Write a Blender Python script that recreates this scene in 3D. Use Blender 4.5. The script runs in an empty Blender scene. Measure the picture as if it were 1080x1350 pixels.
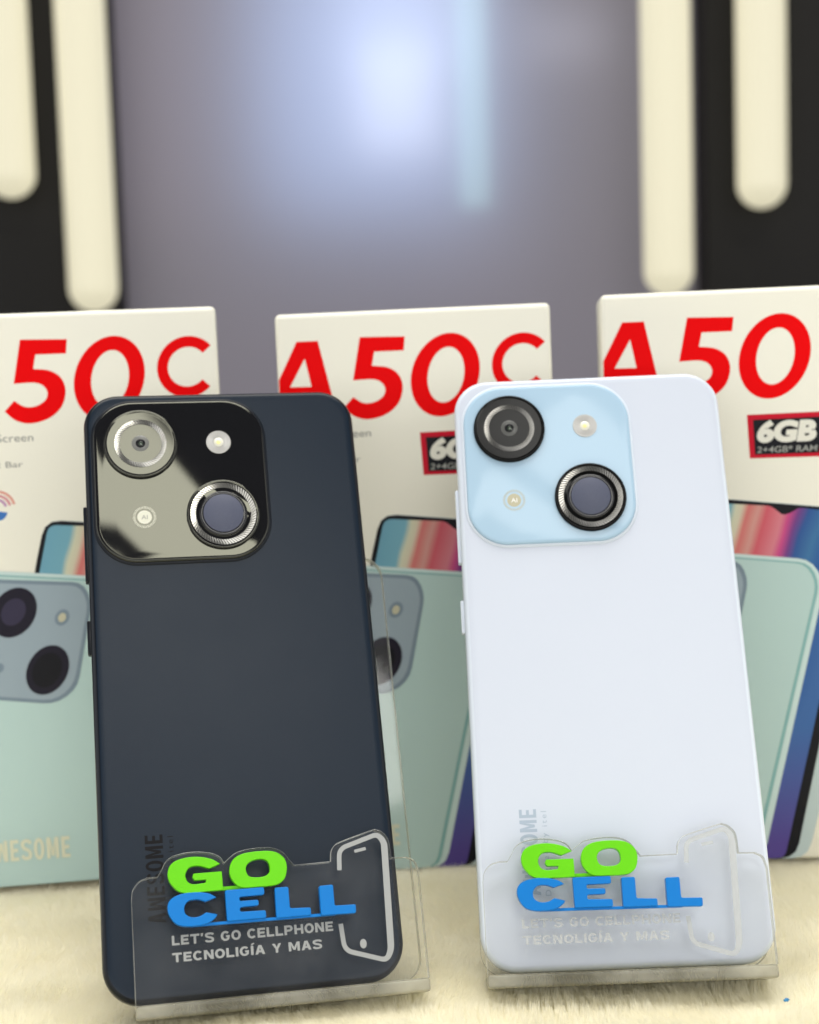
import bpy, bmesh, math, random
import numpy as np
from mathutils import Matrix, Vector

random.seed(7); rng = np.random.default_rng(7)
sc = bpy.context.scene
col = sc.collection
MM = 0.001

# ------------------------------------------------------------------ camera
H_CAM = 0.1594
PITCH, ROLL = math.radians(5.5), math.radians(1.8)
F_PX = 2000.0                       # focal length in photograph pixels (1080 x 1350)
CAM_R = Matrix.Rotation(math.pi/2 - PITCH, 3, 'X') @ Matrix.Rotation(-ROLL, 3, 'Z')
cam_d = bpy.data.cameras.new('camera'); cam = bpy.data.objects.new('camera', cam_d); col.objects.link(cam)
cam.matrix_world = Matrix.Translation((0, 0, H_CAM)) @ CAM_R.to_4x4()
cam_d.sensor_fit = 'VERTICAL'; cam_d.sensor_height = 24.0; cam_d.lens = 24.0*F_PX/1350.0
cam_d.clip_start = 0.01; cam_d.clip_end = 50
cam_d.dof.use_dof = True; cam_d.dof.focus_distance = 0.394; cam_d.dof.aperture_fstop = 7.3
sc.camera = cam

# ------------------------------------------------------------------ world, lights, exposure
w = bpy.data.worlds.new('World'); sc.world = w; w.use_nodes = True
w.node_tree.nodes['Background'].inputs[0].default_value = (0.95, 0.97, 1.0, 1)
w.node_tree.nodes['Background'].inputs[1].default_value = 0.13
sc.view_settings.view_transform = 'Standard'; sc.view_settings.look = 'None'
sc.view_settings.exposure = 0.14; sc.view_settings.gamma = 1.0
sc.view_settings.use_curve_mapping = False
sc.cycles.max_bounces = 10; sc.cycles.transparent_max_bounces = 24
sc.cycles.caustics_reflective = False; sc.cycles.caustics_refractive = False

def area(name, loc, rot, sx, sy, radiance, color):
    l = bpy.data.lights.new(name, 'AREA'); l.shape = 'RECTANGLE'; l.size = sx; l.size_y = sy
    l.color = color; l.energy = radiance*math.pi*sx*sy
    o = bpy.data.objects.new(name, l); col.objects.link(o); o.location = loc; o.rotation_euler = rot
    return o
# lamps of the shop: diagonal ceiling panels ahead, a broad ceiling field overhead; the front and side fill lights are added
CEIL = 2.5
WARM = (1.0, .985, .935)
def strip(s0, s1, t0, t1, L):          # panel between the diagonals x+y = s0..s1 and x-y = t0..t1
    s, t = (s0+s1)/2, (t0+t1)/2
    area('ceiling_panel', ((s+t)/2, (s-t)/2, CEIL), (0, 0, math.radians(-45)), (t1-t0)/2**.5, (s1-s0)/2**.5, L, WARM)
strip(-1.80, -1.09, 1.85, 4.6, 7.5)
strip(-2.40, -1.98, 2.0, 3.7, 8.0)
area('ceiling_field', (0, .55, CEIL), (0, 0, 0), 2.4, 1.5, 7.3, WARM)
COOL = (.985, .99, 1.0)  # tint of the added fill lights
area('front_fill', (0, -2.0, .42), (math.radians(90), 0, 0), 4.0, 1.25, 1.8, COOL)  # unseen fill light added behind the camera to brighten the fronts
area('side_fill', (-1.9, -.3, .6), (math.radians(90), 0, math.radians(-90)), 2.4, 1.5, 1.3, COOL)  # unseen side fill, added to lift the space between the phones
area('side_fill', (1.9, -.3, .6), (math.radians(90), 0, math.radians(90)), 2.4, 1.5, 1.3, COOL)  # same added fill on the right

# ------------------------------------------------------------------ helpers
def at_px(x, y, Y):
    d = CAM_R @ Vector(((x-540)/F_PX, -(y-675)/F_PX, -1))
    k = Y/d.y
    return Vector((0, 0, H_CAM)) + d*k

def mat(name, color=(.8, .8, .8), rough=.5, metal=0.0, spec=.5, coat=0.0, coat_rough=.03, emit=None, es=1.0, tint=None, ior=1.5):
    m = bpy.data.materials.new(name); m.use_nodes = True
    b = m.node_tree.nodes['Principled BSDF']
    b.inputs['Base Color'].default_value = (*color, 1); b.inputs['Roughness'].default_value = rough
    b.inputs['Metallic'].default_value = metal; b.inputs['Specular IOR Level'].default_value = spec
    b.inputs['IOR'].default_value = ior
    b.inputs['Coat Weight'].default_value = coat; b.inputs['Coat Roughness'].default_value = coat_rough
    if tint: b.inputs['Specular Tint'].default_value = (*tint, 1)
    if emit:
        b.inputs['Emission Color'].default_value = (*emit, 1); b.inputs['Emission Strength'].default_value = es
    return m

def grain(m, scale, amount, rough_amt=0.0, bump=0.0, detail=3.0):
    """fine colour grain, roughness wear and relief on a Principled material"""
    nt = m.node_tree; b = nt.nodes['Principled BSDF']
    tc = nt.nodes.new('ShaderNodeTexCoord'); n = nt.nodes.new('ShaderNodeTexNoise')
    n.inputs['Scale'].default_value = scale; n.inputs['Detail'].default_value = detail
    nt.links.new(tc.outputs['Object'], n.inputs['Vector'])
    if amount:
        c = b.inputs['Base Color'].default_value[:]
        r = nt.nodes.new('ShaderNodeMix'); r.data_type = 'RGBA'
        r.inputs[6].default_value = (*[v*(1-amount) for v in c[:3]], 1)
        r.inputs[7].default_value = (*[min(1, v*(1+amount)) for v in c[:3]], 1)
        nt.links.new(n.outputs['Fac'], r.inputs[0]); nt.links.new(r.outputs[2], b.inputs['Base Color'])
    if rough_amt:
        n2 = nt.nodes.new('ShaderNodeTexNoise'); n2.inputs['Scale'].default_value = scale*.02; n2.inputs['Detail'].default_value = 5
        nt.links.new(tc.outputs['Object'], n2.inputs['Vector'])
        mr = nt.nodes.new('ShaderNodeMapRange'); r0 = b.inputs['Roughness'].default_value
        mr.inputs['To Min'].default_value = max(0, r0-rough_amt); mr.inputs['To Max'].default_value = r0+rough_amt
        nt.links.new(n2.outputs['Fac'], mr.inputs['Value']); nt.links.new(mr.outputs[0], b.inputs['Roughness'])
    if bump:
        bp = nt.nodes.new('ShaderNodeBump'); bp.inputs['Strength'].default_value = bump; bp.inputs['Distance'].default_value = .0002
        nt.links.new(n.outputs['Fac'], bp.inputs['Height']); nt.links.new(bp.outputs[0], b.inputs['Normal'])
    return m

def acrylic(name, haze=.03, edge=False, body=(.56, .54, .42)):
    """thin clear sheet: straight-through plus Fresnel gloss plus a little smeary haze"""
    m = bpy.data.materials.new(name); m.use_nodes = True; nt = m.node_tree; nt.nodes.clear()
    out = nt.nodes.new('ShaderNodeOutputMaterial')
    tr = nt.nodes.new('ShaderNodeBsdfTransparent'); gl = nt.nodes.new('ShaderNodeBsdfGlossy'); df = nt.nodes.new('ShaderNodeBsdfDiffuse')
    fr = nt.nodes.new('ShaderNodeFresnel'); geo = nt.nodes.new('ShaderNodeNewGeometry')
    io = nt.nodes.new('ShaderNodeMapRange'); io.inputs['To Min'].default_value = 1.30; io.inputs['To Max'].default_value = 1/1.30   # same gloss on both faces of the sheet
    nt.links.new(geo.outputs['Backfacing'], io.inputs['Value']); nt.links.new(io.outputs[0], fr.inputs['IOR'])
    m1 = nt.nodes.new('ShaderNodeMixShader'); m2 = nt.nodes.new('ShaderNodeMixShader')
    gl.inputs['Roughness'].default_value = .22 if edge else .04
    tr.inputs['Color'].default_value = (.70, .68, .56, 1) if edge else (.992, .994, .992, 1)
    df.inputs['Color'].default_value = (*body, 1) if edge else (.8, .8, .82, 1)
    tc = nt.nodes.new('ShaderNodeTexCoord'); n = nt.nodes.new('ShaderNodeTexNoise'); n.inputs['Scale'].default_value = 60; n.inputs['Detail'].default_value = 6
    mr = nt.nodes.new('ShaderNodeMapRange'); mr.inputs['From Min'].default_value = .35; mr.inputs['From Max'].default_value = .75
    mr.inputs['To Min'].default_value = haze*.4; mr.inputs['To Max'].default_value = haze*1.8
    nt.links.new(tc.outputs['Object'], n.inputs['Vector']); nt.links.new(n.outputs['Fac'], mr.inputs['Value'])
    nt.links.new(mr.outputs[0], m1.inputs[0]); nt.links.new(tr.outputs[0], m1.inputs[1]); nt.links.new(df.outputs[0], m1.inputs[2])
    nt.links.new(fr.outputs[0], m2.inputs[0]); nt.links.new(m1.outputs[0], m2.inputs[1]); nt.links.new(gl.outputs[0], m2.inputs[2])
    nt.links.new(m2.outputs[0], out.inputs[0])
    return m

def frosted(name, color, opacity):
    m = bpy.data.materials.new(name); m.use_nodes = True; nt = m.node_tree; nt.nodes.clear()
    out = nt.nodes.new('ShaderNodeOutputMaterial'); tr = nt.nodes.new('ShaderNodeBsdfTransparent'); df = nt.nodes.new('ShaderNodeBsdfDiffuse')
    df.inputs['Color'].default_value = (*color, 1); mx = nt.nodes.new('ShaderNodeMixShader'); mx.inputs[0].default_value = opacity
    nt.links.new(tr.outputs[0], mx.inputs[1]); nt.links.new(df.outputs[0], mx.inputs[2]); nt.links.new(mx.outputs[0], out.inputs[0])
    return m

def obj(name, me, m, parent=None, matrix=None):
    """links a mesh as one object; m is a material or a list of them"""
    o = bpy.data.objects.new(name, me); col.objects.link(o)
    ms = m if isinstance(m, (list, tuple)) else [m]
    if len(me.materials) == 0:
        for x in ms: me.materials.append(x)
    if parent: o.parent = parent
    if matrix is not None: o.matrix_local = matrix
    return o

def thing(name, label, cat, matrix, group=None):
    o = bpy.data.objects.new(name, None); col.objects.link(o); o.matrix_world = matrix
    o.empty_display_size = .01
    tag(o, label, cat, group); return o
def tag(o, label, cat, group=None):
    o['label'] = label; o['category'] = cat
    if group: o['group'] = group
    return o
def struct(o, kind='structure'):
    o['kind'] = kind; return o

def rrect(w, h, r, n=12, cx=0, cy=0):
    pts = []
    for (sx, sy, a0) in ((1, 1, 0), (-1, 1, 90), (-1, -1, 180), (1, -1, 270)):
        for k in range(n+1):
            a = math.radians(a0 + 90*k/n)
            pts.append((cx+sx*(w/2-r)+r*math.cos(a), cy+sy*(h/2-r)+r*math.sin(a)))
    return pts

def circ(r, n=64, cx=0, cy=0, rx=None):
    return [(cx+(rx or r)*math.cos(2*math.pi*k/n), cy+r*math.sin(2*math.pi*k/n)) for k in range(n)]

def loft(rings, cap0=True, cap1=True, smooth=True, off=(0, 0, 0)):
    """rings: list of (points2d, z) in mm, same point count -> mesh in metres"""
    n = len(rings[0][0]); vs = []; fs = []
    for pts, z in rings:
        vs += [((x+off[0])*MM, (y+off[1])*MM, (z+off[2])*MM) for x, y in pts]
    for i in range(len(rings)-1):
        for k in range(n):
            k2 = (k+1) % n
            fs.append((i*n+k, i*n+k2, (i+1)*n+k2, (i+1)*n+k))
    caps = []
    if cap0: caps.append(len(fs)); fs.append(tuple(range(n-1, -1, -1)))
    if cap1: caps.append(len(fs)); fs.append(tuple((len(rings)-1)*n+k for k in range(n)))
    me = bpy.data.meshes.new('m'); me.from_pydata(vs, [], fs); me.update()
    if smooth:
        for p in me.polygons: p.use_smooth = True
        for c in caps: me.polygons[c].use_smooth = False
        me.set_sharp_from_angle(angle=math.radians(50))
    return me

def spline(pts, sub=6):
    """closed outline; entries (x, y) are smooth, (x, y, 1) are corners"""
    n = len(pts); out = []
    P = [Vector(p[:2]) for p in pts]; cr = [len(p) > 2 and p[2] for p in pts]
    for i in range(n):
        a, b = P[i], P[(i+1) % n]
        if cr[i] and cr[(i+1) % n]: out.append(tuple(a)); continue
        ta = (b-a) if cr[i] else (b-P[i-1])/2
        tb = (b-a) if cr[(i+1) % n] else (P[(i+2) % n]-a)/2
        for k in range(sub):
            t = k/sub; t2 = t*t; t3 = t2*t
            out.append(tuple((2*t3-3*t2+1)*a+(t3-2*t2+t)*ta+(-2*t3+3*t2)*b+(t3-t2)*tb))
    return out

def curve_mesh(cu):
    o = bpy.data.objects.new('tmp', cu); col.objects.link(o)
    dg = bpy.context.evaluated_depsgraph_get(); dg.update()
    me = bpy.data.meshes.new_from_object(o.evaluated_get(dg), depsgraph=dg)
    bpy.data.objects.remove(o); bpy.data.curves.remove(cu)
    me.materials.clear()
    return me

def poly(outlines, z0, z1, bevel=0.0, off=(0, 0, 0)):
    """filled outline(s) with holes (even-odd), extruded from z0 to z1 (mm)"""
    cu = bpy.data.curves.new('c', 'CURVE'); cu.dimensions = '2D'; cu.fill_mode = 'BOTH' if z1 > z0 else 'FRONT'
    for pts in outlines:
        s = cu.splines.new('POLY'); s.points.add(len(pts)-1); s.use_cyclic_u = True
        for q, p in zip(s.points, pts): q.co = (p[0], p[1], 0, 1)
    cu.extrude = max(0, (z1-z0)/2-bevel); cu.bevel_depth = bevel; cu.bevel_resolution = 2
    if bevel: cu.offset = -bevel
    me = curve_mesh(cu); zc = (z0+z1)/2
    me.transform(Matrix.Scale(MM, 4) @ Matrix.Translation((off[0], off[1], off[2]+zc)))
    return me

def text_mesh(s, box, z0, z1, bold=0.0, shear=0.0, rot=0, off=(0, 0, 0), spacing=1.0):
    """built-in font text fitted to box (x0, y0, x1, y1) in mm; rot=90 reads upward"""
    cu = bpy.data.curves.new('t', 'FONT'); cu.body = s; cu.size = 1; cu.offset = bold; cu.shear = shear
    cu.space_character = spacing; cu.extrude = .01 if z1 > z0 else 0; cu.fill_mode = 'BOTH' if z1 > z0 else 'FRONT'
    cu.resolution_u = 5
    me = curve_mesh(cu)
    if rot: me.transform(Matrix.Rotation(math.radians(rot), 4, 'Z'))
    co = np.empty(len(me.vertices)*3); me.vertices.foreach_get('co', co); co = co.reshape(-1, 3)
    mn, mx = co.min(0), co.max(0)
    x0, y0, x1, y1 = box
    co[:, 0] = (co[:, 0]-mn[0])/(mx[0]-mn[0])*(x1-x0)+x0
    co[:, 1] = (co[:, 1]-mn[1])/(mx[1]-mn[1])*(y1-y0)+y0
    co[:, 2] = np.where(co[:, 2] > 0, z1, z0)
    co = (co+np.array(off))*MM
    me.vertices.foreach_set('co', co.ravel()); me.update()
    return me

def block_glyph(ch, w, t):
    """bold block capital as non-overlapping outlines in a w x 1 cell, stroke t"""
    r = lambda x0, y0, x1, y1: [(x0, y0), (x1, y0), (x1, y1), (x0, y1)]
    def ell(cx, cy, rx, ry, a0, a1, n=14): return [(cx+rx*math.cos(math.radians(a0+(a1-a0)*k/n)), cy+ry*math.sin(math.radians(a0+(a1-a0)*k/n))) for k in range(n+1)]
    h = .5; m = w/2
    if ch == 'L': return [[(0, 0), (w*.82, 0), (w*.82, t), (t, t), (t, 1), (0, 1)]], w*.82
    if ch == 'E': return [[(0, 0), (w*.85, 0), (w*.85, t), (t, t), (t, h-t/2), (w*.78, h-t/2), (w*.78, h+t/2), (t, h+t/2), (t, 1-t), (w*.85, 1-t), (w*.85, 1), (0, 1)]], w*.85
    if ch == 'T': return [[(m-t/2, 0), (m+t/2, 0), (m+t/2, 1-t), (w, 1-t), (w, 1), (0, 1), (0, 1-t), (m-t/2, 1-t)]], w
    if ch == 'H': return [[(0, 0), (t, 0), (t, h-t/2), (w-t, h-t/2), (w-t, 0), (w, 0), (w, 1), (w-t, 1), (w-t, h+t/2), (t, h+t/2), (t, 1), (0, 1)]], w
    if ch == 'I': return [r(0, 0, t, 1)], t
    if ch == 'J': return [r(0, 0, t, 1), [(.0, 1.08), (t*.8, 1.08), (t*1.7, 1.28), (t*.6, 1.28)]], t          # I with accent
    if ch == 'N': return [[(0, 0), (t, 0), (t, 1-t*1.7), (w-t*1.15, 0), (w, 0), (w, 1), (w-t, 1), (w-t, t*1.7), (t*1.15, 1), (0, 1)]], w
    if ch == 'M':
        W = w*1.2; return [[(0, 0), (t, 0), (t, .66), (W/2-t*.42, .12), (W/2+t*.42, .12), (W-t, .66), (W-t, 0), (W, 0), (W, 1), (W-t*1.15, 1), (W/2, .42), (t*1.15, 1), (0, 1)]], W
    if ch == 'W':
        W = w*1.2; g, ww = block_glyph('M', w, t); return [[(W-x, 1-y) for x, y in g[0]]], W
    if ch == 'A':
        W = w*1.05; k = t*1.05; return [[(0, 0), (k, 0), (k+.10*W, .22), (W-k-.10*W, .22), (W-k, 0), (W, 0), (W/2+t*.62, 1), (W/2-t*.62, 1)], [(k+.16*W, .22+t*.85), (W/2, .78), (W-k-.16*W, .22+t*.85)]], W
    if ch == 'Y': return [[(m-t/2, 0), (m+t/2, 0), (m+t/2, .4), (w, 1), (w-t*1.15, 1), (m, .6), (t*1.15, 1), (0, 1), (m-t/2, .4)]], w
    if ch == 'P': return [[(0, 0), (t, 0), (t, .34)]+ell(w*.55, .67, w*.4, .33, -90, 90)+[(0, 1)], [(t, .34+t)]+ell(w*.55, .67, w*.4-t, .33-t, -90, 90)+[(t, 1-t)]], w*.95
    if ch == 'O': return [ell(m, h, m*1.05, .52, 0, 360, 28)[:-1], ell(m, h, m*1.05-t, .52-t, 0, 360, 28)[:-1]], w
    if ch == 'C': return [ell(m, h, m*1.05, .52, 42, 318, 26)+ell(m, h, m*1.05-t, .52-t, 318, 42, 26)], w*.95
    if ch == 'G': return [ell(m, h, m*1.05, .52, 42, 322, 26)+[(w*.98, h+.06), (w*.55, h+.06), (w*.55, h+.06-t*.9), (w*.98-t, h+.06-t*.9)]+ell(m, h, m*1.05-t, .52-t, 318, 42, 26)], w
    if ch == 'S':
        c = [(.90, .76), (.80, .88), (.5, .915), (.2, .86), (.13, .73), (.26, .58), (.5, .51), (.76, .43), (.87, .28), (.78, .13), (.5, .085), (.2, .12), (.10, .25)]
        pts = [(x*w, y) for x, y in c]; q = []
        for i in range(len(pts)-1):
            p0 = Vector(pts[max(0, i-1)]); p1 = Vector(pts[i]); p2 = Vector(pts[i+1]); p3 = Vector(pts[min(len(pts)-1, i+2)])
            for k in range(3):
                u = k/3; q.append(tuple(.5*((2*p1)+(p2-p0)*u+(2*p0-5*p1+4*p2-p3)*u*u+(3*p1-p0-3*p2+p3)*u**3)))
        q.append(pts[-1]); return stroke(q, t*.95), w
    if ch == "'": return [[(0, .68), (t*.7, .68), (t, 1), (0, 1)]], t
    return [], w*.42

def block_text(s, box, z0, z1, w=.82, t=.22, gap=.14, rot=0, off=(0, 0, 0)):
    """block capitals fitted to box (x0, y0, x1, y1); cap height fills the box"""
    x = 0; outs = []
    for ch in s:
        g, ww = block_glyph(ch, w, t); outs += [[(px+x, py) for px, py in p] for p in g]; x += ww+gap
    x -= gap; x0, y0, x1, y1 = box
    if rot: f = lambda p: (x1-p[1]*(x1-x0), y0+p[0]/x*(y1-y0))
    else: f = lambda p: (x0+p[0]/x*(x1-x0), y0+p[1]*(y1-y0))
    return poly([[f(p) for p in q] for q in outs], z0, z1, off=off)

def stroke(path, wd, closed=False):
    """outline of a polyline with width (list of widths allowed), mitred"""
    n = len(path); P = [Vector(p) for p in path]; L = []; R = []
    for i in range(n):
        a = P[max(0, i-1)] if not closed else P[i-1]; b = P[min(n-1, i+1)] if not closed else P[(i+1) % n]
        d1 = (P[i]-a); d2 = (b-P[i])
        if d1.length < 1e-9: d1 = d2
        if d2.length < 1e-9: d2 = d1
        d1 = d1.normalized(); d2 = d2.normalized(); t = (d1+d2).normalized(); nrm = Vector((-t.y, t.x))
        k = (wd[i] if isinstance(wd, (list, tuple)) else wd)/2/max(.5, t.dot(d1))
        L.append(tuple(P[i]+nrm*k)); R.append(tuple(P[i]-nrm*k))
    return [L, R] if closed else [L+R[::-1]]

def round_path(pts, r, n=6):
    """polyline with its inner corners rounded"""
    P = [Vector(p) for p in pts]; out = [tuple(P[0])]
    for i in range(1, len(P)-1):
        a, b, c = P[i-1], P[i], P[i+1]
        ra = min(r, (a-b).length*.48, (c-b).length*.48)
        p0 = b+(a-b).normalized()*ra; p1 = b+(c-b).normalized()*ra
        for k in range(n+1):
            t = k/n; out.append(tuple((1-t)**2*p0+2*t*(1-t)*b+t*t*p1))
    out.append(tuple(P[-1])); return out

def box_mesh(x0, x1, y0, y1, z0, z1, bev=0.0, seg=2, off=(0, 0, 0)):
    bm = bmesh.new(); bmesh.ops.create_cube(bm, size=1)
    for v in bm.verts:
        v.co = Vector((x0+(v.co.x+.5)*(x1-x0)+off[0], y0+(v.co.y+.5)*(y1-y0)+off[1], z0+(v.co.z+.5)*(z1-z0)+off[2]))*MM
    if bev: bmesh.ops.bevel(bm, geom=list(bm.edges), offset=bev*MM, segments=seg, profile=.5, affect='EDGES')
    me = bpy.data.meshes.new('b'); bm.to_mesh(me); bm.free()
    if bev:
        for p in me.polygons: p.use_smooth = True
        me.set_sharp_from_angle(angle=math.radians(35))
    return me

# ------------------------------------------------------------------ setting: counter, fur, backdrop
def waves(x, y, seed, sizes, amp):
    r = np.random.default_rng(seed); z = 0*x
    for s in sizes:
        for _ in range(5):
            a = r.uniform(0, 2*np.pi); k = 2*np.pi/s*r.uniform(.7, 1.4); ph = r.uniform(0, 6.28)
            z = z+np.sin(k*(x*np.cos(a)+y*np.sin(a))+ph)*(s/sizes[0])**.6
    return z*amp/5

def ground_z(x, y):
    """backing height (m): soft rolls, plumper in front of the stands"""
    z = -.0031+waves(x, y, 3, (.12, .05, .025), .0012)
    front = 1/(1+np.exp((y-(.351+.0*x))/.0055))
    return z+front*.0036

gx, gy = np.meshgrid(np.linspace(-.5, .5, 201), np.linspace(.18, .66, 121))
gz = ground_z(gx, gy)
vs = np.stack([gx, gy, gz], -1).reshape(-1, 3)
idx = np.arange(vs.shape[0]).reshape(gx.shape)
fs = np.stack([idx[:-1, :-1], idx[:-1, 1:], idx[1:, 1:], idx[1:, :-1]], -1).reshape(-1, 4)
me = bpy.data.meshes.new('cover'); me.from_pydata(vs.tolist(), [], fs.tolist()); me.update()
for p in me.polygons: p.use_smooth = True
M_cloth = grain(mat('cream_backing', (.95, .90, .74), .9, spec=.1), 900, .1)
struct(obj('fur_tablecloth', me, M_cloth))

M_fur = bpy.data.materials.new('cream_fur'); M_fur.use_nodes = True
nt = M_fur.node_tree; nt.nodes.clear()
o_ = nt.nodes.new('ShaderNodeOutputMaterial'); d_ = nt.nodes.new('ShaderNodeBsdfDiffuse'); t_ = nt.nodes.new('ShaderNodeBsdfTranslucent'); mx_ = nt.nodes.new('ShaderNodeMixShader')
tc_ = nt.nodes.new('ShaderNodeTexCoord'); n_ = nt.nodes.new('ShaderNodeTexNoise'); n_.inputs['Scale'].default_value = 35; n_.inputs['Detail'].default_value = 4
cm_ = nt.nodes.new('ShaderNodeMix'); cm_.data_type = 'RGBA'
cm_.inputs[6].default_value = (.975, .94, .81, 1); cm_.inputs[7].default_value = (.99, .965, .86, 1)
nt.links.new(tc_.outputs['Object'], n_.inputs['Vector']); nt.links.new(n_.outputs['Fac'], cm_.inputs[0])
nt.links.new(cm_.outputs[2], d_.inputs['Color']); nt.links.new(cm_.outputs[2], t_.inputs['Color'])
mx_.inputs[0].default_value = .5
nt.links.new(d_.outputs[0], mx_.inputs[1]); nt.links.new(t_.outputs[0], mx_.inputs[2]); nt.links.new(mx_.outputs[0], o_.inputs[0])

def fur(n, x0, x1, y0, y1, length, width, name):
    x = rng.uniform(x0, x1, n); y = rng.uniform(y0, y1, n); z = ground_z(x, y)
    # strands gather in tufts: pull toward jittered cell centres, lean along a slow direction field
    cell = .0032; cxi = np.floor(x/cell); cyi = np.floor(y/cell)
    hsh = np.sin(cxi*127.1+cyi*311.7)*43758.5453; h1 = hsh-np.floor(hsh)
    hsh = np.sin(cxi*269.5+cyi*183.3)*24634.6345; h2 = hsh-np.floor(hsh)
    tx = (cxi+.2+.6*h1)*cell; ty = (cyi+.2+.6*h2)*cell
    ang = waves(x, y, 11, (.07, .03), 2.6)+2.0+(h1-.5)*.5
    lean = .55+.3*waves(x, y, 12, (.05, .02), 1.0)+rng.normal(0, .3, n)
    L = length*(.85+.2*h2)*rng.uniform(.75, 1.15, n)
    dx = np.cos(ang)*np.sin(lean); dy = np.sin(ang)*np.sin(lean); dz = np.abs(np.cos(lean))*.95+.05
    seg = 3; V = np.zeros((n, seg, 2, 3))
    th = rng.uniform(0, np.pi, n); wx, wy = np.cos(th), np.sin(th)
    for s in range(seg):
        t = s/(seg-1)
        px = x+dx*L*t*t*1.05+(tx-x)*.18*t+rng.normal(0, .00018, n)*t
        py = y+dy*L*t*t*1.05+(ty-y)*.18*t+rng.normal(0, .00018, n)*t
        pz = z+dz*L*(t-.22*t*t*np.sin(lean))
        hw = width*(1-.8*t**1.5)/2
        for q, sg in enumerate((-1, 1)):
            V[:, s, q, 0] = px+wx*hw*sg; V[:, s, q, 1] = py+wy*hw*sg; V[:, s, q, 2] = pz
    me = bpy.data.meshes.new(name); nv = n*seg*2; nf = n*(seg-1)
    base = (np.arange(n)*seg*2)[:, None, None]
    q = np.array([[2*s, 2*s+1, 2*s+3, 2*s+2] for s in range(seg-1)])[None]
    F = (base+q).reshape(-1).astype(np.int32)
    me.vertices.add(nv); me.vertices.foreach_set('co', V.astype(np.float32).ravel())
    me.loops.add(nf*4); me.loops.foreach_set('vertex_index', F)
    me.polygons.add(nf); me.polygons.foreach_set('loop_start', np.arange(0, nf*4, 4, dtype=np.int32))
    me.polygons.foreach_set('use_smooth', np.ones(nf, dtype=bool))
    me.update(); me.validate()
    o = struct(obj(name, me, M_fur), 'stuff')
    tag(o, 'cream plush fur pile covering the display counter', 'fur')
    return o
fur(640000, -.15, .175, .332, .475, .0036, .00012, 'fur_pile')

M_darkpanel = grain(mat('charcoal_panel', (.007, .006, .005), .5, spec=.2), 40, .2)
WY = 1.25
pL, pR = at_px(158, 200, WY).x, at_px(917, 200, WY).x
struct(obj('panel_left', box_mesh((pL-.8)*1e3, pL*1e3, WY*1e3-40, WY*1e3+20, -700, 1300, 2), M_darkpanel))
struct(obj('panel_right', box_mesh(pR*1e3, (pR+.8)*1e3, WY*1e3-40, WY*1e3+20, -700, 1300, 2), M_darkpanel))
# middle panel made translucent; lamps added behind it imitate a blurred reflection
M_frost = bpy.data.materials.new('frosted_grey_panel'); M_frost.use_nodes = True
nt = M_frost.node_tree; nt.nodes.clear()
o_ = nt.nodes.new('ShaderNodeOutputMaterial'); d_ = nt.nodes.new('ShaderNodeBsdfDiffuse'); t_ = nt.nodes.new('ShaderNodeBsdfTranslucent'); mx_ = nt.nodes.new('ShaderNodeMixShader')
d_.inputs['Color'].default_value = (.40, .365, .42, 1); t_.inputs['Color'].default_value = (.9, .9, .95, 1); mx_.inputs[0].default_value = .5
nt.links.new(d_.outputs[0], mx_.inputs[1]); nt.links.new(t_.outputs[0], mx_.inputs[2]); nt.links.new(mx_.outputs[0], o_.inputs[0])
bm = bmesh.new()
for c in ((pL, WY, -.7), (pR, WY, -.7), (pR, WY, 1.3), (pL, WY, 1.3)): bm.verts.new(c)
bm.faces.new(bm.verts); me = bpy.data.meshes.new('p'); bm.to_mesh(me); bm.free()
struct(obj('frosted_panel', me, M_frost))
struct(obj('glow_backing', box_mesh(pL*1e3, pR*1e3, WY*1e3+160, WY*1e3+175, -700, 1300), M_darkpanel))  # unseen board added behind the glow lamps
def glow(px, py, d, wd, ht, L, c):
    p = at_px(px, py, WY); area('glow_lamp', (p.x, WY+d, p.z), (math.radians(-90), 0, 0), wd, ht, L, c)  # added lamp, gives the panel its reflected glow
glow(488, 95, .060, .18, .22, 1.35, (.42, .62, 1.0))
glow(525, 130, .028, .065, .085, .85, (.9, .93, 1.0))
glow(535, 5, .035, .10, .10, .65, (.7, .8, 1.0))
glow(621, 40, .008, .024, .28, .50, (.5, .95, .85))
glow(640, 330, .05, .10, .05, .10, (.75, .75, 1.0))
glow(215, 120, .06, .06, .22, .12, (1.0, .62, .75))
glow(745, 50, .03, .06, .03, .5, (.9, .9, 1.0))

# four hanging LED tubes in front of the charcoal panels
M_led = mat('led_diffuser', (.22, .21, .17), .4, emit=(1.0, .93, .66), es=.58)
def led(px, py_bottom, label):
    Y = WY-.075; p = at_px(px, py_bottom, Y); r = .0188
    rings = []
    for k in range(9):
        a = math.pi/2*k/8; rings.append((circ(max(.01, r*1e3*math.sin(a)), 40), -r*1e3*math.cos(a)))
    rings.append((circ(r*1e3, 40), (1.1-p.z)*1e3))
    me = loft(rings)
    o = obj('led_tube', me, M_led); o.location = (p.x, Y, p.z+r)
    tag(o, label, 'light', 'LED tubes on the backdrop')
led(16, 262, 'short glowing cream LED tube at the far left edge of the backdrop')
led(125, 412, 'long glowing cream LED tube above the left white box')
led(882, 390, 'long glowing cream LED tube above the right white box')
led(1005, 275, 'short glowing cream LED tube near the right edge of the backdrop')

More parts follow.
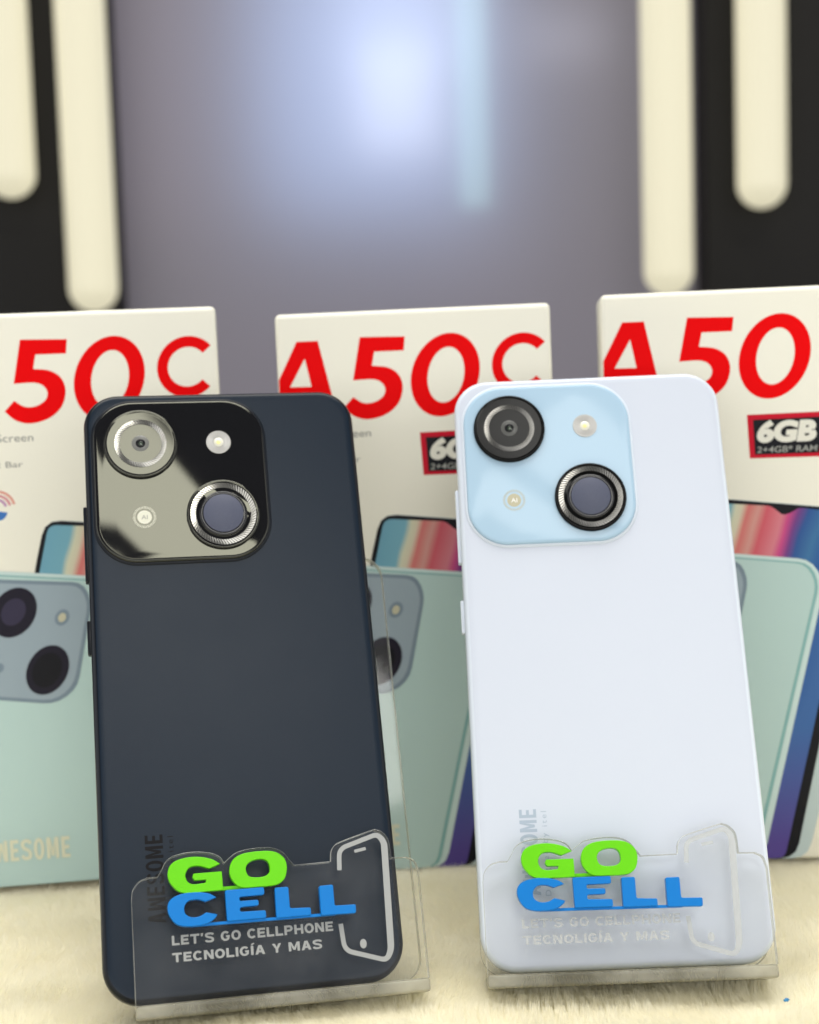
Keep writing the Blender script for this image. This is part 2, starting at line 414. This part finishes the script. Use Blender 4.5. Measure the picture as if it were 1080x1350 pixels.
# ------------------------------------------------------------------ phones
def frame(R, t, off):
    m = Matrix(R).to_4x4(); m.translation = Vector(t)*MM
    return m @ Matrix.Translation(Vector(off)*MM)
R0 = [[0.97979, -0.07294, 0.18627], [0.19959, 0.41916, -0.8857], [-0.01347, 0.90498, 0.42525]]; T0 = [-47.17, 398.15, 79.55]
R1 = [[0.9998, -0.01744, 0.00994], [0.01625, 0.41211, -0.91099], [0.01179, 0.91097, 0.41231]]; T1 = [52.1, 405.29, 80.27]
R1 = [list(r) for r in Matrix.Rotation(math.radians(-1.5), 3, 'Z') @ Matrix(R1)]
PB = (0, -81.95, -4.3); PO = (0, 81.95, 4.3)          # phone origin at the middle of its bottom edge
PW, PH = 75.7, 163.9

M_ring = mat('knurled_metal', (.62, .60, .54), .24, metal=1.0)
M_ring2 = mat('smoky_metal', (.30, .29, .27), .26, metal=1.0)
M_groove = mat('groove_metal', (.09, .088, .08), .4, metal=1.0)
M_film = grain(mat('grey_lens_film', (.07, .077, .115), .45, spec=.3), 3000, .12)
M_blackgloss = mat('black_glass', (.004, .004, .006), .035, tint=(1, 1, .8), spec=.6)
M_lensdark = mat('lens_well', (.01, .01, .011), .12)
M_lensgrey = mat('lens_grey', (.09, .09, .085), .25)
M_lenseye = mat('lens_eye', (.02, .035, .018), .05, coat=1)
M_flashw = mat('flash_diffuser', (.40, .39, .37), .3, coat=.3)
M_flashy = mat('flash_phosphor', (.85, .75, .30), .35, coat=.5)
M_screen = mat('screen_glass', (.003, .003, .003), .05)

def knurl(r0, r1, z, h, n, skew, cx, cy, off, ridge=None):
    vs = []; fs = []
    for k in range(2*n):
        a = math.pi*k/n; zz = z+(h if k % 2 else 0)
        for r, da in ((r0, 0), (r1, skew)):
            vs.append(((cx+r*math.cos(a+da)+off[0])*MM, (cy+r*math.sin(a+da)+off[1])*MM, (zz+off[2])*MM))
    N = 2*n
    for k in range(N):
        k2 = (k+1) % N; fs.append((2*k, 2*k+1, 2*k2+1, 2*k2))
    me = bpy.data.meshes.new('k'); me.from_pydata(vs, [], fs); me.update()
    me.materials.append(ridge or M_ring); me.materials.append(M_groove)
    for p in me.polygons: p.material_index = p.index % 2
    return me

def disc(r, z0, z1, cx, cy, off, bev=.12, n=72):
    return loft([(circ(r, n, cx, cy), z0), (circ(r, n, cx, cy), z1-bev), (circ(r-bev*.4, n, cx, cy), z1-bev*.3), (circ(r-bev, n, cx, cy), z1)], cap0=False, off=off)

def smartphone(label, M, back, edge, plate, lensm, mark, core, badge, text_mat, ridge):
    t = thing('smartphone', label, 'phone', M, 'phones on clear stands')
    o = PO
    rr = lambda ins: rrect(PW-2*ins, PH-2*ins, 9.6-ins, 14)
    obj('side_frame', loft([(rr(1.3), -8.6), (rr(.45), -8.35), (rr(.1), -7.9), (rr(0), -7.2), (rr(0), -2.2), (rr(.12), -1.3), (rr(.5), -.6), (rr(1.05), -.2), (rr(1.45), -.08)], off=o), edge, t)
    obj('back_cover', loft([(rr(1.3), -.3), (rr(1.32), -.07), (rr(1.6), 0.0), (rr(3), .02)], cap0=False, off=o), back, t)
    obj('screen', loft([(rr(1.5), -8.61), (rr(1.7), -8.75)], off=o), M_screen, t)
    pc = (-11.95, 55.4)
    rp = lambda ins: rrect(47.0-2*ins, 47.2-2*ins, 11.2-ins, 14, *pc)
    obj('plate_rim', loft([(rp(-.75), -.02), (rp(-.6), .28), (rp(-.35), .42), (rp(-.05), .40), (rp(.05), .2)], cap0=False, cap1=False, off=o), edge, t)
    cp = obj('camera_plate', loft([(rp(0), 0), (rp(0), .55), (rp(.12), .8), (rp(.45), .98), (rp(1.0), 1.02)], cap0=False, off=o), plate, t)
    # round camera near the corner
    L1 = (-22.6, 66.0)
    cl = obj('camera_lens', loft([(circ(10.1, 80, *L1), .9), (circ(10.1, 80, *L1), 1.75), (circ(9.95, 80, *L1), 1.95), (circ(9.6, 80, *L1), 2.0), (circ(9.3, 80, *L1), 1.9), (circ(9.1, 80, *L1), 1.9)], cap0=False, off=o), lensm, t)
    obj('knurled_ring', knurl(5.75, 7.1, 1.92, .16, 58, .12, *L1, o, ridge), M_ring, cl)
    obj('lens_core', disc(2.4, 1.8, 1.97, *L1, o), core, cl)
    obj('lens_eye', disc(1.35, 1.9, 2.04, *L1, o), M_lensdark, cl)
    obj('lens_dot', disc(.62, 2.0, 2.1, L1[0]+.1, L1[1]-.1, o, .08, 24), M_lenseye, cl)  # small dark green dot at the lens centre
    # second round camera, still wearing its film
    L2 = (-1.05, 44.5)
    c2 = obj('camera_lens', loft([(circ(10.0, 80, *L2), .9), (circ(10.0, 80, *L2), 1.75), (circ(9.85, 80, *L2), 1.95), (circ(9.5, 80, *L2), 2.0), (circ(9.25, 80, *L2), 1.92)], cap0=False, off=o), lensm, t)
    obj('knurled_ring', knurl(7.55, 9.0, 1.96, .16, 70, .10, *L2, o, ridge), M_ring, c2)
    obj('film_collar', loft([(circ(6.6, 64, *L2), 1.9), (circ(6.5, 64, *L2), 2.25), (circ(6.1, 64, *L2), 2.45), (circ(5.6, 64, *L2), 2.35)], cap0=False, cap1=False, off=o), mat('collar', (.008, .008, .009), .16), c2)
    obj('lens_film', disc(5.5, 2.1, 2.5, *L2, o), M_film, c2)
    # flash
    F = (-1.05, 66.1)
    fl = obj('flash', loft([(circ(3.45, 48, *F), 1.0), (circ(3.4, 48, *F), 1.16), (circ(3.2, 48, *F), 1.18), (circ(2.2, 48, *F), 1.08), (circ(1.3, 48, *F), 1.05)], cap0=False, off=o), M_flashw, t)
    fg = knurl(1.7, 3.15, 1.13, .08, 30, 0, *F, o); fg.materials.clear(); obj('flash_grooves', fg, M_flashw, fl)
    obj('flash_led', loft([(circ(1.35, 32, *F), 1.05), (circ(1.2, 32, *F), 1.2), (circ(.7, 32, *F), 1.3)], cap0=False, off=o), mat('flash_bezel', (.72, .70, .58), .3, coat=.5), fl)
    obj('flash_chip', disc(.62, 1.2, 1.36, F[0]-.05, F[1]-.15, o, .1, 16), M_flashy, fl)
    # AI badge: dotted ring, disc, letters
    B = (-22.4, 44.6); ticks = []
    for k in range(44):
        a = 2*math.pi*k/44; c, s = math.cos(a), math.sin(a); h = .085
        ticks.append([(B[0]+r*c-q*s, B[1]+r*s+q*c) for r, q in ((2.5, -h), (3.15, -h), (3.15, h), (2.5, h))])
    bd = obj('badge_ring', poly(ticks, 1.02, 1.05, off=o), badge, t)
    obj('badge_disc', poly([circ(1.95, 40, *B)], 1.02, 1.05, off=o), badge, bd)
    obj('badge_letters', text_mesh('AI', (B[0]-.85, B[1]-.62, B[0]+.85, B[1]+.62), 1.05, 1.075, off=o), mark, bd)
    # lettering reading upward
    obj('lettering', block_text('AWESOME', (-26.2, -63.0, -21.7, -41.0), 0.0, .05, w=.56, t=.17, gap=.13, rot=90, off=o), text_mat, t)
    obj('lettering', text_mesh('Designed by itel', (-20.5, -63.2, -18.6, -41.6), 0.0, .045, rot=90, off=o, spacing=1.35), text_mat, t)
    for nm, y0, y1 in (('volume_button', 28.0, 49.7), ('power_button', 7.9, 17.3)):
        obj(nm, box_mesh(-38.75, -37.2, y0, y1, -5.6, -2.9, .45, 3, off=o), edge, t)
    return t

M_navy = grain(mat('navy_matte', (.0032, .0098, .0205), .32, spec=.25), 5200, .16, .02, .10)
M_navyedge = mat('navy_edge', (.004, .006, .010), .30, spec=.22)
M_navytext = mat('black_print', (.003, .003, .004), .4, spec=.15)
smartphone('matte dark navy phone with glossy black camera plate, back facing out', frame(R0, T0, PB), M_navy, M_navyedge, M_blackgloss,
           M_blackgloss, mat('badge_print_grey', (.25, .25, .22), .4), mat('core_pale', (.16, .16, .15), .2), mat('badge_cream', (.62, .61, .50), .4), M_navytext, M_ring)  # paler lens core here: the plate's reflection put into its colour
M_white = grain(mat('pearl_white', (.515, .55, .625), .36, spec=.35), 5200, .02, .04, .02)
M_whiteedge = mat('pearl_edge', (.58, .63, .70), .22)
M_blueplate = mat('pale_blue_glass', (.35, .485, .60), .06, spec=.16)
smartphone('pearl white phone with pale blue camera plate, back facing out', frame(R1, T1, PB), M_white, M_whiteedge, M_blueplate,
           mat('lens_black', (.004, .004, .004), .08, spec=.1), mat('badge_print_white', (.8, .8, .78), .4), M_lensgrey, mat('badge_gold', (.42, .39, .27), .4), mat('grey_blue_print', (.33, .39, .47), .35), M_ring2)

# ------------------------------------------------------------------ clear stands with GO CELL lettering
M_ac = acrylic('clear_acrylic', .014); M_ae = acrylic('acrylic_edge', .30, True, (.95, .96, .92))
M_led_ = acrylic('acrylic_ledge', .30, True, (.62, .60, .50))
M_green = grain(mat('green_acrylic', (.115, .52, .001), .30, spec=.22), 300, .03)
M_blue = grain(mat('blue_acrylic', (.001, .155, .49), .30, spec=.22), 300, .03)
M_etch = frosted('etched_white', (.52, .53, .52), .46)

LIP = [(-36.4, -82.4, 1), (-36.4, -57, 1), (-35.9, -54.6), (-34.2, -52.7), (-32, -52, 1), (-29.8, -52, 1), (-28.6, -50.2), (-27.6, -48.5), (-25.5, -47.2), (-21, -46.6), (-16.5, -47.2), (-14.2, -48.3), (-13.1, -49.9, 1),
       (-11.6, -48.7), (-9.5, -47.5), (-5, -46.9), (-.8, -47.2), (1.8, -48.5), (3.4, -50.6), (4.4, -51.9, 1), (13.8, -51.8, 1), (14.1, -49.4), (15.0, -48.0), (16.8, -47.0), (25.0, -44.75), (26.2, -44.7), (27.6, -45.3), (29.0, -46.9), (29.4, -48.6, 1), (29.5, -52.1, 1),
       (33.6, -52.2, 1), (35.6, -53.4), (36.4, -56.0, 1), (36.4, -82.4, 1)]
G = [(-8.1, -50.4, 1), (-10.8, -51.35, 1), (-13.6, -50.45), (-15.8, -50.8), (-16.8, -52.5), (-16.3, -54.2), (-14.8, -54.9), (-11.9, -54.75, 1), (-11.75, -54.0, 1), (-14.6, -53.95, 1), (-15.1, -53.2, 1), (-14.8, -52.3, 1), (-7.8, -52.3, 1), (-7.7, -56.85, 1), (-11.5, -56.9), (-17.4, -56.8), (-20.0, -55.0), (-21.1, -52.5), (-20.5, -50.0), (-18.3, -48.6), (-14.2, -48.2), (-10.4, -49.0)]
O1 = [(-5.9, -52.4), (-5.0, -49.9), (-2.6, -48.5), (1.6, -48.1), (5.5, -48.5), (7.8, -50.1), (8.5, -52.2), (8.1, -54.6), (7.1, -56.0), (5.2, -56.75), (1.0, -56.85), (-3.2, -56.6), (-5.3, -54.7)]
O2 = [(-1.8, -52.2), (-1.0, -50.8), (.8, -50.1), (2.9, -50.2), (4.0, -51.3), (4.1, -53.3), (2.95, -54.3), (.8, -54.5), (-1.2, -54.0)]
Cc = [(-9.5, -58.5, 1), (-12.2, -59.3, 1), (-14.0, -58.65), (-16.2, -58.75), (-17.4, -60.0), (-17.3, -61.8), (-15.8, -62.75), (-13.8, -62.7), (-12.2, -61.9, 1), (-9.5, -62.6, 1), (-10.0, -63.4), (-11.8, -64.5), (-14.5, -64.9), (-17.6, -64.8), (-19.9, -63.8), (-21.4, -61.3), (-21.3, -58.9), (-19.5, -57.4), (-15.7, -56.75), (-11.6, -57.3)]
Ee = [(-7.3, -57.0), (2.4, -57.0), (2.4, -58.85), (-3.85, -58.9), (-3.85, -59.9), (.8, -59.95), (.85, -61.35), (-3.85, -61.4), (-3.9, -62.5), (2.45, -62.65), (2.5, -64.5), (-7.2, -64.5)]
L1p = [(5.05, -57.4), (8.5, -57.45), (8.5, -62.7), (13.7, -62.95), (13.7, -64.8), (5.0, -64.8)]
L2p = [(16.2, -57.9), (19.75, -57.85), (19.75, -63.05), (25.1, -63.15), (25.0, -65.3), (16.15, -65.1)]

def soft(pts, r=.5):
    q = [pts[-1]]+list(pts)+[pts[0]]
    out = round_path(q, r, 3)
    return out[1:-1]

def stand(label, R, T, cx, lip_dy, go_dx, cell_dx):
    M = frame(R, T, (cx, -85.6, -4)); o = (0, 85.6, 4)
    t = thing('phone_stand', label, 'stand', M, 'clear acrylic stands')
    sx = lambda pts, dx=0: [((p[0]-6.2+dx), p[1]+lip_dy) for p in pts]
    lip = [(x, max(y+lip_dy, -82.4)) for x, y in spline(LIP)]
    me = poly([lip], 2.2, 5.0, .18, off=o)
    me.materials.append(M_ac); me.materials.append(M_ae)
    for p in me.polygons: p.material_index = 0 if abs(p.normal.z) > .9 else 1
    lp = obj('front_lip', me, [M_ac])
    lp.parent = t
    obj('ledge', box_mesh(-36.4, 36.4, -85.6, -82.3, -12.6, 5.0, .7, 3, off=o), M_led_, t)
    me = poly([rrect(75.0, 116.3, 6, 8, 0, -24.2)], -12.5, -9.6, .15, off=o)
    me.materials.append(M_ac); me.materials.append(M_ae)
    for p in me.polygons: p.material_index = 0 if abs(p.normal.z) > .9 else 1
    obj('back_plate', me, [M_ac]).parent = t
    # rear strut from the back plate down to the counter
    a = Vector((0, 15, -12.6)); b = Vector((0, -62, -46)); d = b-a; n = Vector((0, d.z, -d.y)).normalized()*1.4
    vs = [((x+o[0])*MM, (p.y+s*n.y+o[1])*MM, (p.z+s*n.z+o[2])*MM) for p in (a, b) for s in (-1, 1) for x in (-18, 18)]
    ms = bpy.data.meshes.new('strut'); ms.from_pydata(vs, [], [(0, 1, 3, 2), (4, 6, 7, 5), (0, 4, 5, 1), (2, 3, 7, 6), (0, 2, 6, 4), (1, 5, 7, 3)]); ms.update()
    obj('rear_strut', ms, M_ac, t)
    z0, z1 = 5.02, 7.5
    obj('letter', poly([sx(spline(G), go_dx)], z0, z1, .16, off=o), M_green, t)
    obj('letter', poly([sx(spline(O1), go_dx), sx(spline(O2), go_dx)], z0, z1, .16, off=o), M_green, t)
    obj('joining_bar', poly([sx([(-10, -56.86), (-10, -56.0), (-2.5, -56.0), (-2.5, -56.86)], go_dx)], z0, z1-.9, .05, off=o), M_green, t)
    obj('letter', poly([sx(spline(Cc), cell_dx)], z0, z1, .16, off=o), M_blue, t)
    for q in (Ee, L1p, L2p): obj('letter', poly([sx(soft(q, .45), cell_dx)], z0, z1, .16, off=o), M_blue, t)
    obj('joining_bar', poly([sx([(-16, -65.0), (-15.5, -64.3), (20, -64.6), (20, -65.3)], cell_dx)], z0, z1-.9, .05, off=o), M_blue, t)
    bx = lambda x0, y0, x1, y1: (x0-6.2, y0+lip_dy, x1-6.2, y1+lip_dy)
    obj('tagline', block_text("LET'S GO CELLPHONE", bx(-20.8, -68.9, 19.2, -66.6), 5.01, 5.03, off=o), M_etch, t)
    obj('tagline', block_text('TECNOLIGJA Y MAS', bx(-20.9, -72.9, 16.1, -70.7), 5.01, 5.03, off=o), M_etch, t)
    p1 = round_path([(22.05, -54.2), (22.4, -48.9), (32.6, -45.9), (34.2, -48.0), (33.4, -74.8), (32.0, -77.2), (21.7, -73.9), (21.2, -67.4)], 2.0, 6)
    N = len(p1); wd = [1.15+.55*max(0, 1-abs(i/(N-1)-.5)*3.2) for i in range(N)]
    em = obj('phone_emblem', poly([sx(q) for q in stroke(p1, wd)], 5.01, 5.03, off=o), M_etch, t)
    obj('emblem_slot', poly([sx(q) for q in stroke([(26.3, -49.8), (29.3, -49.3)], .8)], 5.01, 5.03, off=o), M_etch, em)
    obj('emblem_dot', poly([sx(circ(1.15, 24, 26.5, -72.7, rx=.85))], 5.01, 5.03, off=o), M_etch, em)
    return t
stand('clear acrylic stand with green and blue lettering under the dark navy phone', R0, T0, 6.2, 0.0, 0, 0)
stand('clear acrylic stand with green and blue lettering under the white phone', R1, T1, -.3, -2.5, .9, -.2)

# ------------------------------------------------------------------ white boxes with printed fronts
BW, BH, BD = 85.6, 178.6, 46.0
M_card = grain(mat('cream_card', (.79, .765, .655), .42, spec=.25), 1500, .02)
def ink(n, c, r=.42): return mat(n, c, r, spec=.16)
I_red = mat('red_ink', (.80, .0008, .002), .5, spec=.06); I_black = ink('black_ink', (.006, .006, .009)); I_darkred = ink('crimson_ink', (.55, .002, .02))
I_grey = ink('grey_ink', (.35, .35, .32)); I_white = ink('off_white_ink', (.75, .73, .64)); I_dim = ink('dim_ink', (.22, .22, .21))
I_mint = ink('mint_ink', (.45, .60, .575)); I_mintl = ink('pale_mint_ink', (.55, .68, .66)); I_teal = ink('teal_line_ink', (.22, .42, .41))
I_plate = ink('steel_blue_ink', (.30, .37, .42)); I_plateedge = ink('slate_ink', (.19, .25, .30)); I_lens = ink('lens_ink', (.012, .010, .02)); I_lens2 = ink('lens_violet_ink', (.035, .03, .06))
I_flash = ink('flash_ink', (.52, .50, .36)); I_cream = ink('cream_ink', (.66, .66, .50)); I_frame = ink('pale_blue_ink', (.47, .56, .56))
def wallpaper():
    """printed wallpaper: slanting colour bands"""
    m = ink('wallpaper_ink', (1, 1, 1)); nt = m.node_tree; b = nt.nodes['Principled BSDF']
    tc = nt.nodes.new('ShaderNodeTexCoord'); sp = nt.nodes.new('ShaderNodeSeparateXYZ'); nt.links.new(tc.outputs['Object'], sp.inputs[0])
    def math_(op, a, bb):
        n = nt.nodes.new('ShaderNodeMath'); n.operation = op
        for i, v in enumerate((a, bb)):
            if isinstance(v, (int, float)): n.inputs[i].default_value = v
            else: nt.links.new(v, n.inputs[i])
        return n.outputs[0]
    # bands follow the slant of the pictured phone: u' = x - .3 (z - 105 mm)
    u = math_('SUBTRACT', sp.outputs['X'], math_('MULTIPLY', math_('SUBTRACT', sp.outputs['Z'], .105), .33))
    no = nt.nodes.new('ShaderNodeTexNoise'); no.inputs['Scale'].default_value = 28; nt.links.new(tc.outputs['Object'], no.inputs['Vector'])
    u = math_('ADD', u, math_('MULTIPLY', math_('SUBTRACT', no.outputs['Fac'], .5), .008))
    mr = nt.nodes.new('ShaderNodeMapRange'); mr.inputs['From Min'].default_value = -BW/2*MM+.025; mr.inputs['From Max'].default_value = -BW/2*MM+.078
    nt.links.new(u, mr.inputs['Value'])
    cr = nt.nodes.new('ShaderNodeValToRGB'); nt.links.new(mr.outputs[0], cr.inputs[0])
    st = [(0, (.14, .33, .44)), (.20, (.17, .38, .47)), (.235, (.60, .60, .44)), (.27, (.62, .56, .42)), (.31, (.60, .16, .15)), (.37, (.60, .30, .26)), (.42, (.58, .10, .13)), (.52, (.62, .20, .24)), (.56, (.55, .07, .22)),
          (.61, (.16, .05, .22)), (.66, (.03, .09, .28)), (.75, (.05, .16, .33)), (.85, (.025, .09, .30)), (1, (.05, .13, .34))]
    el = cr.color_ramp.elements
    while len(el) < len(st): el.new(.5)
    for e, (p, c) in zip(el, st): e.position = p; e.color = (*c, 1)
    # towards the foot the blue turns violet and magenta
    m2 = nt.nodes.new('ShaderNodeMapRange'); m2.inputs['From Min'].default_value = .042; m2.inputs['From Max'].default_value = .005
    nt.links.new(sp.outputs['Z'], m2.inputs['Value'])
    c2 = nt.nodes.new('ShaderNodeValToRGB'); nt.links.new(mr.outputs[0], c2.inputs[0])
    c2.color_ramp.elements[0].color = (.30, .03, .15, 1); c2.color_ramp.elements[0].position = .72; c2.color_ramp.elements[1].color = (.09, .06, .26, 1); c2.color_ramp.elements[1].position = .92
    mx = nt.nodes.new('ShaderNodeMix'); mx.data_type = 'RGBA'; nt.links.new(m2.outputs[0], mx.inputs[0]); nt.links.new(cr.outputs[0], mx.inputs[6]); nt.links.new(c2.outputs[0], mx.inputs[7])
    nt.links.new(mx.outputs[2], b.inputs['Base Color'])
    return m
I_wall = wallpaper()

def shear_ellipse(cx, cy, rx, ry, sh, n=56): return [(cx+rx*math.cos(2*math.pi*k/n)+sh*ry*math.sin(2*math.pi*k/n), cy+ry*math.sin(2*math.pi*k/n)) for k in range(n)]
def arc_ring(cx, cy, r0, r1, a0, a1, n=28, sh=0.0):
    A = [math.radians(a0+(a1-a0)*k/n) for k in range(n+1)]
    f = lambda r, a: (cx+r*math.cos(a)+sh*r*math.sin(a), cy+r*math.sin(a))
    return [f(r1, a) for a in A]+[f(r0, a) for a in A[::-1]]

# flat prints are laid out in (u across, v up) millimetres on the front face
TURN = Matrix.Rotation(math.pi/2, 4, 'X')          # drawing plane -> upright front face
def flat(outlines, layer):
    me = poly(outlines, 0, 0, off=(-BW/2, 0, .02+.05*layer)); me.transform(TURN); return me
def ftext(s, box, layer, **k):
    me = text_mesh(s, box, 0, 0, off=(-BW/2, 0, .02+.05*layer), **k); me.transform(TURN); return me
P_A = flat([[(6.5, 170), (13.1, 170), (18.4, 145.2), (12.5, 145.2), (11.4, 150.9), (.4, 150.9), (.4, 158.3)], [(8.8, 164.7), (3.8, 156), (10.5, 155.9)]], 0)
P_5 = flat([spline([(26.2, 170.6, 1), (40.2, 170.2, 1), (39.7, 165.9, 1), (30.5, 165.9, 1), (29.6, 161.6, 1), (34.4, 160.9), (37.7, 158.6), (38.9, 154.6), (37.4, 149.7), (33.3, 146.3), (27.7, 145.0), (23.3, 146.2), (20.3, 149.0, 1), (23.3, 152.1, 1), (26.3, 150.2), (29.6, 150.2), (32.6, 151.9), (33.4, 154.3), (32.2, 156.4), (29.4, 157.4), (23.5, 157.3, 1)], 5)], 0)
P_0 = flat([shear_ellipse(52.3, 157.8, 10.7, 12.9, .15), shear_ellipse(52.5, 157.8, 5.7, 8.6, .13)], 0)
P_C = flat([arc_ring(76.3, 160.4, 6.1, 9.4, 42, 318, 40, .06)], 0)
P_scr = ftext('Screen', (17.2, 139.6, 28.3, 142.0), 0); P_bar = ftext('Dynamic Bar', (4.5, 131.2, 24.7, 133.6), 0)
P_w = [flat([arc_ring(16.2, 119.4, r-.75, r, 12, 168, 20)], 0) for r in (5.6, 4.3, 3.0)]
P_wb = flat([arc_ring(16.2, 118.6, 0.2, 3.0, 190, 350, 16)], 0)
P_bd = flat([[(43.6, 140.2), (84.5, 140.6), (84.5, 126.6), (44.2, 126.8)]], 0)
P_bk = flat([[(45.4, 138.6), (67.0, 138.9), (65.1, 127.9), (45.8, 127.9)]], 1)
P_6 = ftext('6GB', (46.5, 131.4, 64.4, 138.4), 2, bold=.06, shear=.15)
P_ram = ftext('2+4GB* RAM', (46.4, 128.4, 64.6, 130.4), 2, bold=.01, shear=.1)
FRONT = [(26.0, 97.5), (30.2, 114.9), (78.5, 109.2), (69, 52), (58.4, 0.4), (20, .4)]
P_fr = flat([soft([(26.0, 97.5), (30.2, 115.3), (81.0, 109.6), (72.5, 52), (59.6, 0.4), (20, .4)], 5)], 0)
P_fb = flat([soft([(25.6, 97.5), (30.2, 115.2), (77.9, 109.7), (66.6, 50), (56.0, 0.4), (20, .4)], 5)], 1)
P_fw = flat([round_path([(26.5, 90), (27.2, 97.5), (31.2, 113.6), (50.0, 112.0), (51.6, 110.9), (53.8, 108.9), (56.2, 109.6), (58.5, 111.0), (60, 111.0), (75.5, 108.6), (63.8, 50), (52.5, .45), (40, .45)], 2.6, 4)], 2)
P_bp = flat([soft([(2, 92), (5, 101.2), (62.2, 95.0), (66.2, 87.5), (46.0, .4), (.4, .4), (.4, 60)], 5)], 3)
P_bi = flat([soft([(1, 90), (4, 99.8), (60.6, 93.6), (63.6, 87.5), (42.6, .45), (.5, .45), (.5, 60)], 4)], 5)
P_bl = flat([soft([(1, 90), (4, 100.2), (61.6, 94.0), (64.6, 87.5), (43.8, .42), (.45, .42), (.45, 60)], 4)], 4)
P_ce = flat([soft([(5, 66), (6, 98.4), (40.6, 95.2), (43.0, 89), (37.0, 62), (30.0, 57.4), (5, 61)], 5.5)], 6)
P_cp = flat([soft([(5.5, 66), (6.5, 97.2), (39.6, 94.2), (41.8, 88.6), (36.0, 63.2), (30.0, 58.6), (5.5, 62)], 5.5)], 7)
P_l1 = flat([shear_ellipse(19.1, 87.0, 6.9, 7.7, .22)], 8); P_l1i = flat([shear_ellipse(19.0, 87.2, 3.7, 4.2, .22)], 9)
P_l2 = flat([shear_ellipse(28.2, 68.4, 6.5, 7.7, .22)], 8); P_l2i = flat([shear_ellipse(28.0, 68.4, 4.5, 5.4, .22)], 9)
P_f = flat([shear_ellipse(33.6, 84.6, 2.2, 2.5, .2)], 8); P_fi = flat([shear_ellipse(33.6, 84.6, 1.2, 1.4, .2)], 9)
P_ai = flat([shear_ellipse(13.4, 69.9, 1.6, 1.6, .2)], 8)
P_aw = block_text('AWESOME', (4.6, 8.4, 31.6, 15.2), 0, 0, w=.5, t=.17, gap=.12, off=(-BW/2, 0, .02+.05*8)); P_aw.transform(TURN)
BODY = box_mesh(-BW/2, BW/2, 0, BD, 0, BH, 1.6, 3)

def phone_box(label, x, y, z, yaw, tilt):
    M = Matrix.Translation((x*MM, y*MM, z*MM)) @ Matrix.Rotation(math.radians(yaw), 4, 'Z') @ Matrix.Rotation(-math.radians(tilt), 4, 'Y')
    t = thing('phone_box', label, 'box', M, 'white retail boxes behind the phones')
    bd = obj('carton', BODY, M_card, t)
    for m in (P_A, P_5, P_0, P_C): obj('printed_character', m, I_red, t)
    obj('small_print', P_scr, I_dim, t); obj('small_print', P_bar, I_dim, t)
    for m, c in zip(P_w, ((.70, .30, .24), (.62, .22, .26), (.45, .22, .42))): obj('signal_arc', m, ink('arc_ink', c), t)
    obj('signal_base', P_wb, ink('signal_blue_ink', (.05, .17, .48)), t)
    b = obj('memory_badge', P_bd, I_darkred, t); obj('badge_field', P_bk, I_black, b); obj('badge_text', P_6, I_white, b); obj('badge_text', P_ram, I_grey, b)
    f = obj('pictured_phone_front', P_fr, I_frame, t); obj('pictured_bezel', P_fb, I_black, f); obj('pictured_wallpaper', P_fw, I_wall, f)
    k = obj('pictured_phone_back', P_bp, I_mintl, t); obj('pictured_edge', P_bl, I_teal, k); obj('pictured_cover', P_bi, I_mint, k); obj('pictured_plate_edge', P_ce, I_plateedge, k); obj('pictured_plate', P_cp, I_plate, k)
    for a_, b_ in ((P_l1, P_l1i), (P_l2, P_l2i)): obj('pictured_lens', a_, I_lens, k); obj('pictured_lens_centre', b_, I_lens2 if a_ is P_l1 else I_black, k)
    obj('pictured_flash', P_f, I_plateedge, k); obj('pictured_flash_centre', P_fi, I_flash, k); obj('pictured_badge', P_ai, I_plateedge, k)
    obj('printed_word', P_aw, I_cream, k)
    return t
phone_box('white phone box cut by the left edge of the frame, behind the dark phone', -98.9, 467.2, .6, 7.0, .51)
phone_box('white phone box in the middle, between the two phones', 5.03, 474.37, -1.6, -.39, .74)
phone_box('white phone box cut by the right edge of the frame, behind the white phone', 105.0, 465.5, 1.0, -5.8, .6)

# a scrap of blue lint on the fur
p = at_px(1037, 1318, .3575)
bm = bmesh.new(); bmesh.ops.create_icosphere(bm, subdivisions=2, radius=.0005)
for v in bm.verts: v.co *= .6+.7*random.random(); v.co.x *= 1.5
me = bpy.data.meshes.new('lint'); bm.to_mesh(me); bm.free()
o = obj('lint', me, mat('blue_lint', (.05, .25, .5), .9)); d = CAM_R @ Vector(((1037-540)/F_PX, -(1318-675)/F_PX, -1)); k = (.0025-H_CAM)/d.z
o.location = Vector((0, 0, H_CAM))+d*k
tag(o, 'tiny blue scrap of lint on the fur in the lower right corner', 'lint')
